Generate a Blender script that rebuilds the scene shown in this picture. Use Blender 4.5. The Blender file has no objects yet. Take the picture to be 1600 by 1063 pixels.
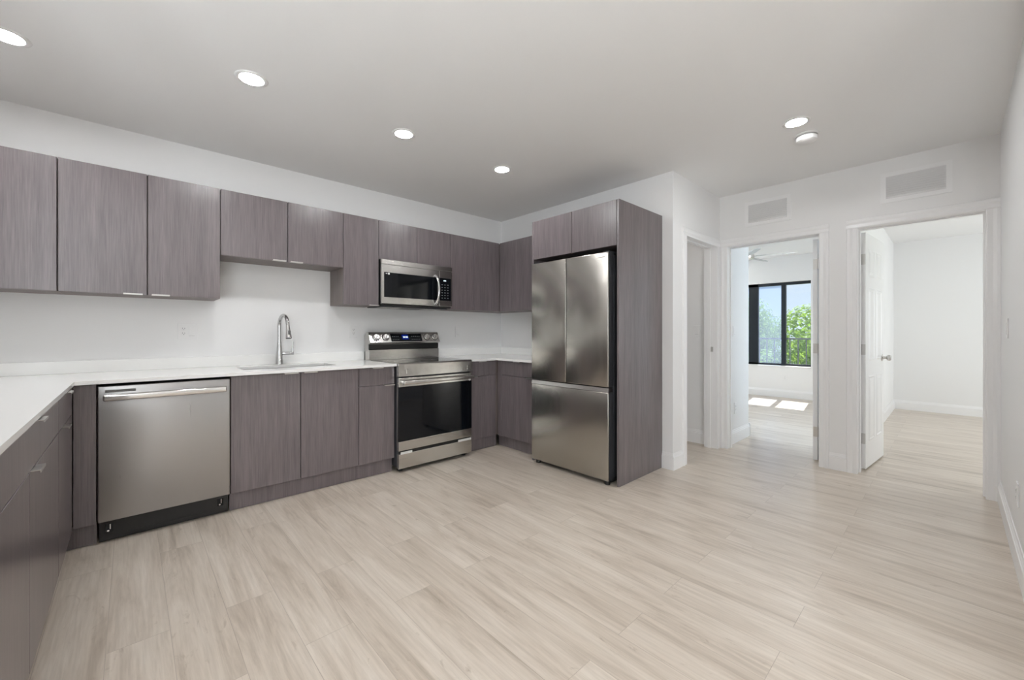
import bpy, bmesh, math, random
from mathutils import Vector, Matrix
random.seed(7)
PI = math.pi
S = bpy.context.scene
C = S.collection

# ------------------------------------------------------------------ camera
FPX, HZ, AL, HC = 640.94, 519.98, 0.8222, 1.1742
cam_d = bpy.data.cameras.new('camera')
cam = bpy.data.objects.new('camera', cam_d); C.objects.link(cam)
cam_d.sensor_fit = 'HORIZONTAL'; cam_d.sensor_width = 36.0
cam_d.lens = 36.0 * FPX / 1600.0
cam_d.shift_y = -(531.5 - HZ) / 1600.0
cam_d.clip_start = 0.05; cam_d.clip_end = 200
cam.location = (0, 0, HC); cam.rotation_euler = (PI/2, 0, AL - PI/2)
S.camera = cam

# ------------------------------------------------------------------ view, sky, sun, daylight
S.view_settings.view_transform = 'Standard'; S.view_settings.look = 'None'
S.view_settings.gamma = 1.0; S.view_settings.use_curve_mapping = False
S.view_settings.exposure = 0.08
S.cycles.max_bounces = 14; S.cycles.diffuse_bounces = 8; S.cycles.glossy_bounces = 6
S.cycles.transparent_max_bounces = 12; S.cycles.sample_clamp_indirect = 6.0
S.cycles.caustics_reflective = False; S.cycles.caustics_refractive = False

W = bpy.data.worlds.new('sky'); S.world = W; W.use_nodes = True
wn = W.node_tree.nodes; wl = W.node_tree.links; wn.clear()
def wnode(t, **k):
    n = wn.new(t)
    for a, v in k.items(): setattr(n, a, v)
    return n
tc = wnode('ShaderNodeTexCoord'); mp = wnode('ShaderNodeMapping'); mp.inputs['Scale'].default_value = (3, 3, 7)
no = wnode('ShaderNodeTexNoise'); no.inputs['Scale'].default_value = 1.6; no.inputs['Detail'].default_value = 6
rp = wnode('ShaderNodeValToRGB'); rp.color_ramp.elements[0].position = .42; rp.color_ramp.elements[1].position = .66
sep = wnode('ShaderNodeSeparateXYZ'); r2 = wnode('ShaderNodeValToRGB')
r2.color_ramp.elements[0].position = 0.0; r2.color_ramp.elements[0].color = (.74, .85, 1.0, 1)
r2.color_ramp.elements[1].position = 0.6; r2.color_ramp.elements[1].color = (.42, .65, 1.0, 1)
mx = wnode('ShaderNodeMixRGB'); mx.inputs[2].default_value = (1, 1, 1, 1)
bg = wnode('ShaderNodeBackground'); bg.inputs['Strength'].default_value = 1.0
ow = wnode('ShaderNodeOutputWorld')
wl.new(tc.outputs['Generated'], mp.inputs['Vector']); wl.new(mp.outputs[0], no.inputs['Vector']); wl.new(no.outputs[0], rp.inputs[0])
wl.new(tc.outputs['Generated'], sep.inputs[0]); wl.new(sep.outputs[2], r2.inputs[0])
wl.new(rp.outputs[0], mx.inputs[0]); wl.new(r2.outputs[0], mx.inputs[1]); wl.new(mx.outputs[0], bg.inputs[0]); wl.new(bg.outputs[0], ow.inputs[0])

def light(name, kind, loc, direction, energy, color=(1, 1, 1), size=None, **k):
    d = bpy.data.lights.new(name, kind); o = bpy.data.objects.new(name, d); C.objects.link(o)
    o.location = loc; o.rotation_euler = Vector(direction).to_track_quat('-Z', 'Y').to_euler()
    d.energy = energy; d.color = color
    if size: d.shape = 'RECTANGLE'; d.size, d.size_y = size
    for a, v in k.items(): setattr(d, a, v)
    return o
light('sun', 'SUN', (20, 3, 20), (-.62, -.075, -.93), 16.0, (1, .96, .90), angle=.009)
# area lights standing in for daylight at unseen windows
light('daylight_living', 'AREA', (-2.15, -3.72, 1.1), (0, 1, 0.35), 105, (.96, .98, 1.0), (2.3, 2.0))
light('daylight_side', 'AREA', (-3.72, -1.7, 1.35), (1, 0, 0.45), 15, (.96, .98, 1.0), (2.8, 1.5))
light('daylight_bedroom', 'AREA', (6.9, -2.72, 1.35), (0, 1, 0.1), 58, (.96, .98, 1.0), (2.2, 1.5))
light('added_blue_fill', 'AREA', (6.1, 3.92, 1.35), (-.22, -1, -.05), 36, (.72, .86, 1.0), (1.5, 1.4), spread=1.5)  # added bluish fill shining in through an invented window

# ------------------------------------------------------------------ materials
def mat(name, col=(.8, .8, .8), rough=.5, metal=0., spec=.5, **k):
    m = bpy.data.materials.new(name); m.use_nodes = True
    b = m.node_tree.nodes['Principled BSDF']
    b.inputs['Base Color'].default_value = (*col, 1); b.inputs['Roughness'].default_value = rough
    b.inputs['Metallic'].default_value = metal; b.inputs['Specular IOR Level'].default_value = spec
    for a, v in k.items(): b.inputs[a].default_value = v
    return m
def nodes(m): return m.node_tree.nodes, m.node_tree.links, m.node_tree.nodes['Principled BSDF']
def bumped(m, scale, strength, dist=.001, stretch=(1, 1, 1)):
    n, l, b = nodes(m)
    t = n.new('ShaderNodeTexCoord'); p = n.new('ShaderNodeMapping'); p.inputs['Scale'].default_value = stretch
    x = n.new('ShaderNodeTexNoise'); x.inputs['Scale'].default_value = scale; x.inputs['Detail'].default_value = 4
    u = n.new('ShaderNodeBump'); u.inputs['Strength'].default_value = strength; u.inputs['Distance'].default_value = dist
    l.new(t.outputs['Object'], p.inputs[0]); l.new(p.outputs[0], x.inputs[0]); l.new(x.outputs[0], u.inputs['Height']); l.new(u.outputs[0], b.inputs['Normal'])
    return m
def wood_mat(name, c0, c1, rough=.28, spec=.85):
    m = mat(name, c0, rough, 0, spec); n, l, b = nodes(m)
    t = n.new('ShaderNodeTexCoord'); oi = n.new('ShaderNodeObjectInfo')
    mu = n.new('ShaderNodeMath'); mu.operation = 'MULTIPLY'; mu.inputs[1].default_value = 37.0
    l.new(oi.outputs['Random'], mu.inputs[0])
    def noise(st, det):
        p = n.new('ShaderNodeMapping'); p.inputs['Scale'].default_value = st
        x = n.new('ShaderNodeTexNoise'); x.noise_dimensions = '4D'; x.inputs['Scale'].default_value = 1.0; x.inputs['Detail'].default_value = det; x.inputs['Roughness'].default_value = .6
        l.new(t.outputs['Object'], p.inputs[0]); l.new(p.outputs[0], x.inputs['Vector']); l.new(mu.outputs[0], x.inputs['W'])
        return x
    fine = noise((190, 190, 5.5), 5); broad = noise((22, 22, 1.1), 4)
    a = n.new('ShaderNodeMath'); a.operation = 'MULTIPLY_ADD'; a.inputs[1].default_value = .6
    l.new(fine.outputs[0], a.inputs[0])
    c = n.new('ShaderNodeMath'); c.operation = 'MULTIPLY'; c.inputs[1].default_value = .4; l.new(broad.outputs[0], c.inputs[0]); l.new(c.outputs[0], a.inputs[2])
    r = n.new('ShaderNodeValToRGB'); r.color_ramp.elements[0].position = .36; r.color_ramp.elements[1].position = .62
    r.color_ramp.elements[0].color = (*c1, 1); r.color_ramp.elements[1].color = (*c0, 1)
    l.new(a.outputs[0], r.inputs[0]); l.new(r.outputs[0], b.inputs['Base Color'])
    u = n.new('ShaderNodeBump'); u.inputs['Strength'].default_value = .12; u.inputs['Distance'].default_value = .0008
    l.new(a.outputs[0], u.inputs['Height']); l.new(u.outputs[0], b.inputs['Normal'])
    return m
def floor_mat():
    m = mat('vinyl_plank', (.5, .43, .36), .29, 0, .5); n, l, b = nodes(m)
    t = n.new('ShaderNodeTexCoord'); p = n.new('ShaderNodeMapping'); p.inputs['Rotation'].default_value = (0, 0, PI/2); p.inputs['Location'].default_value = (.3, .07, 0)
    l.new(t.outputs['Object'], p.inputs[0])
    k = n.new('ShaderNodeTexBrick'); k.offset = .37; k.offset_frequency = 2; k.squash = 1
    k.inputs['Color1'].default_value = (0, 0, 0, 1); k.inputs['Color2'].default_value = (1, 1, 1, 1); k.inputs['Mortar'].default_value = (.5, .5, .5, 1)
    k.inputs['Scale'].default_value = 1; k.inputs['Mortar Size'].default_value = .0012; k.inputs['Mortar Smooth'].default_value = .3
    k.inputs['Brick Width'].default_value = 1.22; k.inputs['Row Height'].default_value = .182
    l.new(p.outputs[0], k.inputs['Vector'])
    sp = n.new('ShaderNodeMath'); sp.operation = 'MULTIPLY'; sp.inputs[1].default_value = 23.0; l.new(k.outputs['Color'], sp.inputs[0])
    def noise(st, det, ro=.6, dist=0):
        q = n.new('ShaderNodeMapping'); q.inputs['Scale'].default_value = st
        x = n.new('ShaderNodeTexNoise'); x.noise_dimensions = '4D'; x.inputs['Scale'].default_value = 1.0
        x.inputs['Detail'].default_value = det; x.inputs['Roughness'].default_value = ro; x.inputs['Distortion'].default_value = dist
        l.new(t.outputs['Object'], q.inputs[0]); l.new(q.outputs[0], x.inputs['Vector']); l.new(sp.outputs[0], x.inputs['W'])
        return x
    broad = noise((9, 1.1, 1), 5, .62, 1.2); fine = noise((75, 3.2, 1), 6, .65, .5)
    r = n.new('ShaderNodeValToRGB'); e = r.color_ramp.elements
    e[0].position = .30; e[0].color = (.44, .372, .305, 1); e[1].position = .66; e[1].color = (.69, .622, .545, 1)
    e2 = e.new(.46); e2.color = (.605, .531, .453, 1)
    l.new(broad.outputs[0], r.inputs[0])
    r3 = n.new('ShaderNodeValToRGB'); r3.color_ramp.elements[0].position = .33; r3.color_ramp.elements[0].color = (.80, .78, .76, 1); r3.color_ramp.elements[1].position = .6; r3.color_ramp.elements[1].color = (1.04, 1.04, 1.04, 1)
    l.new(fine.outputs[0], r3.inputs[0])
    x1 = n.new('ShaderNodeMixRGB'); x1.blend_type = 'MULTIPLY'; x1.inputs[0].default_value = .7
    l.new(r.outputs[0], x1.inputs[1]); l.new(r3.outputs[0], x1.inputs[2])
    r4 = n.new('ShaderNodeValToRGB'); r4.color_ramp.elements[0].color = (.95, .94, .93, 1); r4.color_ramp.elements[1].color = (1.03, 1.03, 1.03, 1); l.new(k.outputs['Color'], r4.inputs[0])
    x2 = n.new('ShaderNodeMixRGB'); x2.blend_type = 'MULTIPLY'; x2.inputs[0].default_value = 1; l.new(x1.outputs[0], x2.inputs[1]); l.new(r4.outputs[0], x2.inputs[2])
    sm = noise((11, 3.6, 1), 4, .7, 2.2)
    r5 = n.new('ShaderNodeValToRGB'); r5.color_ramp.elements[0].position = .62; r5.color_ramp.elements[0].color = (1, 1, 1, 1); r5.color_ramp.elements[1].position = .78; r5.color_ramp.elements[1].color = (.62, .57, .52, 1); l.new(sm.outputs[0], r5.inputs[0])
    x5 = n.new('ShaderNodeMixRGB'); x5.blend_type = 'MULTIPLY'; x5.inputs[0].default_value = 1; l.new(x2.outputs[0], x5.inputs[1]); l.new(r5.outputs[0], x5.inputs[2]); x2 = x5
    x3 = n.new('ShaderNodeMixRGB'); x3.inputs[2].default_value = (.25, .20, .16, 1); l.new(x2.outputs[0], x3.inputs[1])
    fm = n.new('ShaderNodeMath'); fm.operation = 'MULTIPLY'; fm.inputs[1].default_value = .45; l.new(k.outputs['Fac'], fm.inputs[0]); l.new(fm.outputs[0], x3.inputs[0])
    l.new(x3.outputs[0], b.inputs['Base Color'])
    u = n.new('ShaderNodeBump'); u.inputs['Strength'].default_value = .12; u.inputs['Distance'].default_value = .001
    l.new(fine.outputs[0], u.inputs['Height']); l.new(u.outputs[0], b.inputs['Normal'])
    return m
def steel_mat(name, col, rough, stretch, bump=.025):
    m = mat(name, col, rough, 1.0); n, l, b = nodes(m)
    t = n.new('ShaderNodeTexCoord'); p = n.new('ShaderNodeMapping'); p.inputs['Scale'].default_value = stretch
    x = n.new('ShaderNodeTexNoise'); x.inputs['Scale'].default_value = 1; x.inputs['Detail'].default_value = 3
    l.new(t.outputs['Object'], p.inputs[0]); l.new(p.outputs[0], x.inputs[0])
    r = n.new('ShaderNodeMapRange'); r.inputs['To Min'].default_value = rough - .05; r.inputs['To Max'].default_value = rough + .05
    l.new(x.outputs[0], r.inputs[0]); l.new(r.outputs[0], b.inputs['Roughness'])
    u = n.new('ShaderNodeBump'); u.inputs['Strength'].default_value = bump; u.inputs['Distance'].default_value = .0005
    l.new(x.outputs[0], u.inputs['Height']); l.new(u.outputs[0], b.inputs['Normal'])
    return m
def emit(name, col, strength):
    m = bpy.data.materials.new(name); m.use_nodes = True; n = m.node_tree.nodes; n.clear()
    e = n.new('ShaderNodeEmission'); e.inputs[0].default_value = (*col, 1); e.inputs[1].default_value = strength
    o = n.new('ShaderNodeOutputMaterial'); m.node_tree.links.new(e.outputs[0], o.inputs[0]); return m
def glass(name, tint, refl=.07, haze=None):
    m = bpy.data.materials.new(name); m.use_nodes = True; n = m.node_tree.nodes; l = m.node_tree.links; n.clear()
    t = n.new('ShaderNodeBsdfTransparent'); t.inputs[0].default_value = (*tint, 1)
    g = n.new('ShaderNodeBsdfGlossy'); g.inputs['Roughness'].default_value = .02
    x = n.new('ShaderNodeMixShader'); x.inputs[0].default_value = refl; l.new(t.outputs[0], x.inputs[1]); l.new(g.outputs[0], x.inputs[2])
    last = x
    if haze:
        d = n.new('ShaderNodeBsdfTranslucent'); d.inputs[0].default_value = (*haze[0], 1)
        y = n.new('ShaderNodeMixShader'); y.inputs[0].default_value = haze[1]; l.new(x.outputs[0], y.inputs[1]); l.new(d.outputs[0], y.inputs[2]); last = y
    o = n.new('ShaderNodeOutputMaterial'); l.new(last.outputs[0], o.inputs[0]); return m

M_WALL = bumped(mat('wall_paint', (.83, .83, .83), .55, 0, .35), 90, .05)
M_CEIL = bumped(mat('ceiling_paint', (.84, .84, .84), .7, 0, .25), 60, .06)
M_TRIM = mat('trim_paint', (.86, .86, .865), .32, 0, .5)
M_DOORP = mat('door_paint', (.88, .88, .885), .30, 0, .5)
M_FLOOR = floor_mat()
M_WOOD = wood_mat('cabinet_laminate', (.176, .147, .153), (.091, .076, .080))
M_CARC = wood_mat('carcass_laminate', (.20, .165, .155), (.13, .105, .10), .5)
M_QUARTZ = mat('white_quartz', (.88, .88, .865), .16, 0, .5)
M_STEEL = steel_mat('brushed_steel', (.60, .585, .56), .24, (3, 3, 160), 0.0)
M_STEELV = steel_mat('brushed_steel_vertical', (.45, .43, .395), .25, (260, 260, 5), .012)
M_STEELD = steel_mat('dishwasher_steel', (.42, .41, .405), .30, (200, 200, 3), .01)
M_CHROME = mat('polished_steel', (.74, .73, .72), .12, 1.0)
M_NICKEL = mat('satin_nickel', (.64, .625, .605), .28, 1.0)
M_FAUCET = mat('brushed_nickel', (.56, .56, .56), .22, 1.0)
M_BLACK = mat('black_plastic', (.012, .012, .012), .4)
M_GLOSSB = mat('black_glass', (.004, .005, .007), .05, 0, .32)
M_DARKG = mat('charcoal_metal', (.05, .052, .058), .4, .3)
M_SINK = mat('sink_steel', (.26, .26, .25), .32, 1.0)
M_WHITEP = mat('white_plastic', (.82, .82, .82), .35)
M_SLOT = mat('slot_dark', (.10, .10, .10), .6)
M_TAPE = mat('packing_tape', (.72, .72, .70), .35)
M_KNOBF = mat('knob_face', (.80, .78, .75), .36, 1.0)
M_MARK = mat('pale_print', (.24, .245, .25), .5)
M_BLUE = emit('display_blue', (.01, .05, .7), .22)
M_DIGIT = emit('display_digits', (.75, .9, 1.0), 1.6)
M_LENS = emit('lamp_lens', (.985, .99, 1.0), 190.0)
M_LENS2 = emit('fill_lens_living', (.985, .99, 1.0), 190.0)  # lens of added, unseen fill lights
M_UP = emit('added_uplight', (.90, .96, 1.0), 355.0)  # glow of the added uplighters
M_LENSB = emit('fill_lens_bedroom', (1, .99, .97), 165.0)  # lens of the fill lights added in the window bedroom
M_FRAME = mat('dark_window_frame', (.018, .022, .028), .35, .4)
M_PANE = glass('window_glass', (.96, .98, .98), .05)
M_SCREEN = glass('screened_glass', (.76, .82, .90), .05, ((.60, .68, .85), .10))
M_RAIL = mat('railing_paint', (.03, .036, .045), .5)
def leaf(name, col, tr):
    m = mat(name, col, .6); n, l, b = nodes(m)
    t = n.new('ShaderNodeBsdfTranslucent'); t.inputs[0].default_value = (*tr, 1); x = n.new('ShaderNodeMixShader'); x.inputs[0].default_value = .45
    l.new(b.outputs[0], x.inputs[1]); l.new(t.outputs[0], x.inputs[2]); l.new(x.outputs[0], n['Material Output'].inputs[0]); return m
M_LEAF = leaf('leaf_green', (.20, .32, .08), (.26, .40, .06)); M_LEAF2 = leaf('leaf_deep_green', (.13, .23, .08), (.16, .28, .06))
M_FAN = mat('fan_blade', (.50, .50, .50), .45)
M_BARK = mat('bark', (.10, .075, .05), .9)
M_GRASS = mat('lawn', (.12, .20, .06), .95)
M_STUCCO = mat('pale_stucco', (.65, .66, .68), .8)
M_ROOF = mat('slate_roof', (.16, .20, .25), .7)
M_CONC = mat('balcony_concrete', (.55, .55, .54), .8)

# ------------------------------------------------------------------ mesh helpers
class MB:
    def __init__(s): s.bm = bmesh.new()
    def _merge(s, b):
        me = bpy.data.meshes.new('t'); b.to_mesh(me); b.free(); s.bm.from_mesh(me); bpy.data.meshes.remove(me); return s
    def box(s, x0, x1, y0, y1, z0, z1, bev=0., seg=2):
        b = bmesh.new(); bmesh.ops.create_cube(b, size=1)
        bmesh.ops.transform(b, verts=b.verts, matrix=Matrix.Translation(((x0+x1)/2, (y0+y1)/2, (z0+z1)/2)) @ Matrix.Diagonal((abs(x1-x0), abs(y1-y0), abs(z1-z0), 1)))
        if bev: bmesh.ops.bevel(b, geom=list(b.edges), offset=bev, segments=seg, profile=.5, affect='EDGES')
        return s._merge(b)
    def cyl(s, p0, p1, r0, r1=None, n=24, bev=0.):
        r1 = r0 if r1 is None else r1; p0, p1 = Vector(p0), Vector(p1); d = p1 - p0; b = bmesh.new()
        bmesh.ops.create_cone(b, cap_ends=True, segments=n, radius1=r0, radius2=r1, depth=d.length)
        if bev: bmesh.ops.bevel(b, geom=[e for e in b.edges if len(e.link_faces) == 2 and any(len(f.verts) > 4 for f in e.link_faces)], offset=bev, segments=2, profile=.5, affect='EDGES')
        q = Vector((0, 0, 1)).rotation_difference(d.normalized()).to_matrix().to_4x4()
        bmesh.ops.transform(b, verts=b.verts, matrix=Matrix.Translation((p0+p1)/2) @ q)
        return s._merge(b)
    def tube(s, pts, rad, n=14, squash=None):
        pts = [Vector(p) for p in pts]; rs = rad if isinstance(rad, (list, tuple)) else [rad]*len(pts)
        b = bmesh.new(); rings = []; up = None
        for i, p in enumerate(pts):
            t = (pts[min(i+1, len(pts)-1)] - pts[max(i-1, 0)]).normalized()
            if up is None:
                up = Vector((0, 0, 1)) if abs(t.z) < .9 else Vector((1, 0, 0))
            u = (up - t*up.dot(t)).normalized(); v = t.cross(u); up = u
            rings.append([b.verts.new(p + rs[i]*(math.cos(a)*u*(squash or 1) + math.sin(a)*v)) for a in (2*PI*k/n for k in range(n))])
        for r, q in zip(rings, rings[1:]):
            for k in range(n): b.faces.new((r[k], r[(k+1) % n], q[(k+1) % n], q[k]))
        b.faces.new(rings[0][::-1]); b.faces.new(rings[-1])
        bmesh.ops.recalc_face_normals(b, faces=b.faces)
        return s._merge(b)
    def prism(s, poly, axis, a0, a1):
        """poly: 2D outline; axis 'x': poly=(y,z), 'y': poly=(x,z), 'z': poly=(x,y)"""
        f = {'x': lambda p, a: (a, p[0], p[1]), 'y': lambda p, a: (p[0], a, p[1]), 'z': lambda p, a: (p[0], p[1], a)}[axis]
        b = bmesh.new(); A = [b.verts.new(f(p, a0)) for p in poly]; Z = [b.verts.new(f(p, a1)) for p in poly]; n = len(poly)
        for i in range(n): b.faces.new((A[i], A[(i+1) % n], Z[(i+1) % n], Z[i]))
        b.faces.new(A[::-1]); b.faces.new(Z); bmesh.ops.recalc_face_normals(b, faces=b.faces)
        return s._merge(b)
    def lathe(s, prof, origin, axis=(0, 0, 1), n=32, ring=False):
        """prof: (radius, height) from one pole to the other"""
        b = bmesh.new(); rings = []
        for r, h in prof:
            rings.append([b.verts.new((r*math.cos(2*PI*k/n), r*math.sin(2*PI*k/n), h)) for k in range(n)] if r > 1e-6 else [b.verts.new((0, 0, h))])
        for p, q in zip(rings, rings[1:]):
            for k in range(n):
                k2 = (k+1) % n
                vs = [p[k % len(p)], p[k2 % len(p)], q[k2 % len(q)], q[k % len(q)]]
                u = []
                for v in vs:
                    if v not in u: u.append(v)
                if len(u) > 2: b.faces.new(u)
        if ring:
            for k in range(n): b.faces.new((rings[-1][k], rings[-1][(k+1) % n], rings[0][(k+1) % n], rings[0][k]))
        for r in (rings[0], rings[-1]):
            if len(r) > 1 and not ring: b.faces.new(r)
        bmesh.ops.recalc_face_normals(b, faces=b.faces)
        q = Vector((0, 0, 1)).rotation_difference(Vector(axis).normalized()).to_matrix().to_4x4()
        bmesh.ops.transform(b, verts=b.verts, matrix=Matrix.Translation(origin) @ q)
        return s._merge(b)
    def move(s, m): bmesh.ops.transform(s.bm, verts=s.bm.verts, matrix=m); return s
    def build(s, name, m, parent=None, smooth=False, kind=None, label=None, cat=None, group=None):
        vs = [v.co for v in s.bm.verts]
        lo = Vector(min(v[i] for v in vs) for i in range(3)); hi = Vector(max(v[i] for v in vs) for i in range(3))
        o0 = Vector(((lo.x+hi.x)/2, (lo.y+hi.y)/2, lo.z))
        bmesh.ops.translate(s.bm, verts=s.bm.verts, vec=-o0)
        me = bpy.data.meshes.new(name); s.bm.to_mesh(me); s.bm.free()
        if smooth:
            me.polygons.foreach_set('use_smooth', [True]*len(me.polygons)); me.set_sharp_from_angle(angle=math.radians(35))
        me.materials.append(m); o = bpy.data.objects.new(name, me); C.objects.link(o)
        w = Vector(o0); o['_w'] = list(w)
        if parent:
            o.parent = parent; o.location = w - Vector(parent['_w'])
        else: o.location = w
        if kind: o['kind'] = kind
        if label: o['label'] = label
        if cat: o['category'] = cat
        if group: o['group'] = group
        return o
def thing(name, loc, label, cat, group=None, kind=None):
    o = bpy.data.objects.new(name, None); C.objects.link(o); o.location = loc; o['_w'] = list(loc)
    o.empty_display_size = .1
    o['label'] = label; o['category'] = cat
    if group: o['group'] = group
    if kind: o['kind'] = kind
    return o
def struct(name, mb, m, label, cat, parent=None):
    return mb.build(name, m, parent, kind='structure', label=label, cat=cat)

# ------------------------------------------------------------------ key dimensions (metres)
XW, YW, ZC = 3.39, 3.8465, 2.556
YC, XD, YR, XWIN = 1.631, 4.421, -.222, 8.65
XD2 = XD + .12
ZH = 2.04
UF, ZUT, ZUB = 3.531, 2.1925, 1.4165
BF, YT, ZB, ZCB, ZCT = 3.20, 3.2456, .121, .894, .914

# ------------------------------------------------------------------ setting
struct('floor', MB().box(-3.7, 8.80, -3.7, 3.97, -.10, 0), M_FLOOR, 'pale oak vinyl plank floor running through kitchen and bedrooms', 'floor')
struct('ceiling', MB().box(-3.7, 8.80, -3.7, 3.97, ZC, ZC+.12), M_CEIL, 'flat white ceiling with recessed lights', 'ceiling')
struct('wall_back', MB().box(-.99, XW+.12, YW, YW+.12, 0, ZC), M_WALL, 'white wall behind the sink and range', 'wall')
struct('wall_left', MB().box(-.99, -.87, 1.0, YW, 0, ZC), M_WALL, 'white wall behind the left counter run', 'wall')
struct('wall_fridge', MB().box(XW, XW+.12, YC, YW, 0, ZC), M_WALL, 'white wall behind the refrigerator', 'wall')
mb = MB().box(XW+.12, 3.619, YC, YC+.12, 0, ZC).box(4.348, XD, YC, YC+.12, 0, ZC).box(3.619, 4.348, YC, YC+.12, ZH+.018, ZC)
struct('wall_hall', mb, M_WALL, 'short white wall with the narrow doorway beside the refrigerator panel', 'wall')
mb = MB()
for y0, y1 in ((-3.7, -.173), (.560, .785), (1.571, 3.97)): mb.box(XD, XD2, y0, y1, 0, ZC)
mb.box(XD, XD2, -.173, .560, ZH+.018, ZC).box(XD, XD2, .785, 1.571, ZH+.018, ZC)
struct('wall_doors', mb, M_WALL, 'white wall holding the two bedroom doorways and the air vents', 'wall')
struct('wall_right', MB().box(2.05, XD, YR-.12, YR, 0, ZC), M_WALL, 'white wall at the right edge with a light switch', 'wall')
struct('wall_living_side', MB().box(2.05, 2.17, -3.7, YR-.12, 0, ZC), M_WALL, 'white side wall of the living area', 'wall')
mb = MB().box(-3.7, -3.3, -3.7, -3.58, 0, ZC).box(-1.0, 2.05, -3.7, -3.58, 0, ZC).box(-3.3, -1.0, -3.7, -3.58, 2.1, ZC)
struct('wall_living_rear', mb, M_WALL, 'white rear wall around the living room glass door', 'wall')
mb = MB().box(-3.7, -3.58, -3.58, -3.1, 0, ZC).box(-3.7, -3.58, -.3, 3.97, 0, ZC).box(-3.7, -3.58, -3.1, -.3, 0, .6).box(-3.7, -3.58, -3.1, -.3, 2.1, ZC)
struct('wall_living_left', mb, M_WALL, 'white wall around the living room side window', 'wall')
struct('wall_living_end', MB().box(-3.58, -.99, 3.85, 3.97, 0, ZC), M_WALL, 'white end wall of the living area', 'wall')
struct('wall_closet', MB().box(XW+.12, XD, 3.0, 3.12, 0, ZC), M_WALL, 'white back wall of the small room off the hall', 'wall')
struct('wall_bedroom_corner', MB().box(XD2, 5.16, 1.592, 3.97, 0, ZC), M_WALL, 'white wall corner with switch and outlet just inside the first bedroom', 'wall')
struct('wall_between_bedrooms', MB().box(XD2, XWIN, .632, .752, 0, ZC), M_WALL, 'white wall dividing the two bedrooms', 'wall')
struct('wall_bedroom_left', MB().box(5.16, 5.3, 3.75, 3.9, 0, ZC).box(6.9, XWIN, 3.75, 3.9, 0, ZC).box(5.3, 6.9, 3.75, 3.9, 0, .65).box(5.3, 6.9, 3.75, 3.9, 2.05, ZC), M_WALL, 'white left wall of the bedroom with the fan', 'wall')
mb = MB().box(XWIN, XWIN+.15, -3.7, 1.686, 0, ZC).box(XWIN, XWIN+.15, 3.40, 3.97, 0, ZC).box(XWIN, XWIN+.15, 1.686, 3.40, 0, .554).box(XWIN, XWIN+.15, 1.686, 3.40, 2.092, ZC)
struct('wall_window', mb, M_WALL, 'white far wall of both bedrooms around the dark framed window', 'wall')
mb = MB().box(XD2, 5.8, -2.72, -2.6, 0, ZC).box(8.0, XWIN, -2.72, -2.6, 0, ZC).box(5.8, 8.0, -2.72, -2.6, 0, .6).box(5.8, 8.0, -2.72, -2.6, 2.1, ZC)
struct('wall_bedroom_right', mb, M_WALL, 'white right wall of the second bedroom', 'wall')

# baseboards: profile (distance from wall, height)
BBP = [(0, 0), (.014, 0), (.014, .108), (.010, .113), (.010, .121), (.006, .129), (.004, .142), (0, .142)]
def base_run(mb, axis, wall, sgn, a0, a1):
    mb.prism([(wall + sgn*d, h) for d, h in BBP], 'y' if axis == 'y' else 'x', a0, a1)
def baseboard(name, runs, label):
    mb = MB()
    for r in runs: base_run(mb, *r)
    struct(name, mb, M_TRIM, label, 'baseboard')
baseboard('baseboard_hall', [('y', XW, -1, YC, 1.7255), ('x', YC, -1, XW-.014, 3.566)], 'white baseboard wrapping the wall corner beside the fridge panel')
baseboard('baseboard_doors', [('y', XD, -1, .613, .732)], 'white baseboard stub between the two bedroom doorways')
baseboard('baseboard_right', [('x', YR, 1, 2.05, XD-.018)], 'white baseboard along the right wall')
baseboard('baseboard_closet', [('y', XD, -1, YC+.12, 3.0)], 'white baseboard inside the narrow doorway')
baseboard('baseboard_bedroom_corner', [('x', 1.592, -1, XD2, 5.174), ('y', 5.16, 1, 1.592-.014, 3.75)], 'white baseboard wrapping the corner inside the window bedroom')
baseboard('baseboard_window', [('y', XWIN, -1, .752, 3.75)], 'white baseboard below the bedroom window')
baseboard('baseboard_second_bedroom', [('y', XWIN, -1, -2.6, .632), ('x', .632, -1, XD2, XWIN)], 'white baseboard around the empty bedroom at right')

# door casings with jamb linings
CW, CT = .072, .018
def casing_profile(w):   # (across, out)
    return [(0, 0), (0, .011), (.008, .015), (w*.45, .0125), (w*.7, .018), (w-.006, .018), (w, .012), (w, 0)]
def casing(name, plane, face, sgn, a0, a1, depth, label, left=True, right=True):
    """plane 'x': wall face at x=face, opening along y a0..a1; room lies on side sgn"""
    mb = MB()
    def put(poly, axis, b0, b1):   # poly = (along, out)
        mb.prism([(face + sgn*o, a) for a, o in poly] if plane == 'x' else [(a, face + sgn*o) for a, o in poly], axis, b0, b1)
    if left: put([(a0 - w, o) for w, o in casing_profile(CW)], 'z', 0, ZH)
    if right: put([(a1 + w, o) for w, o in casing_profile(CW)], 'z', 0, ZH)
    h = [(face + sgn*o, ZH + w) for w, o in casing_profile(CW)]
    mb.prism(h, 'y' if plane == 'x' else 'x', a0 - (CW if left else 0), a1 + (CW if right else 0))
    f2 = face - sgn*depth; lo, hi = min(face, f2), max(face, f2); t = .017
    def bx(b0, b1, z0, z1, l=lo, h=hi):
        mb.box(l, h, b0, b1, z0, z1) if plane == 'x' else mb.box(b0, b1, l, h, z0, z1)
    bx(a0 - t, a0, 0, ZH); bx(a1, a1 + t, 0, ZH); bx(a0 - t, a1 + t, ZH, ZH + t)
    m0, m1 = sorted((face - sgn*.055, face - sgn*.09))     # door stop
    bx(a0, a0 + .011, 0, ZH - .011, m0, m1); bx(a1 - .011, a1, 0, ZH - .011, m0, m1); bx(a0, a1, ZH - .011, ZH, m0, m1)
    return struct(name, mb, M_TRIM, label, 'door trim')
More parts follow.
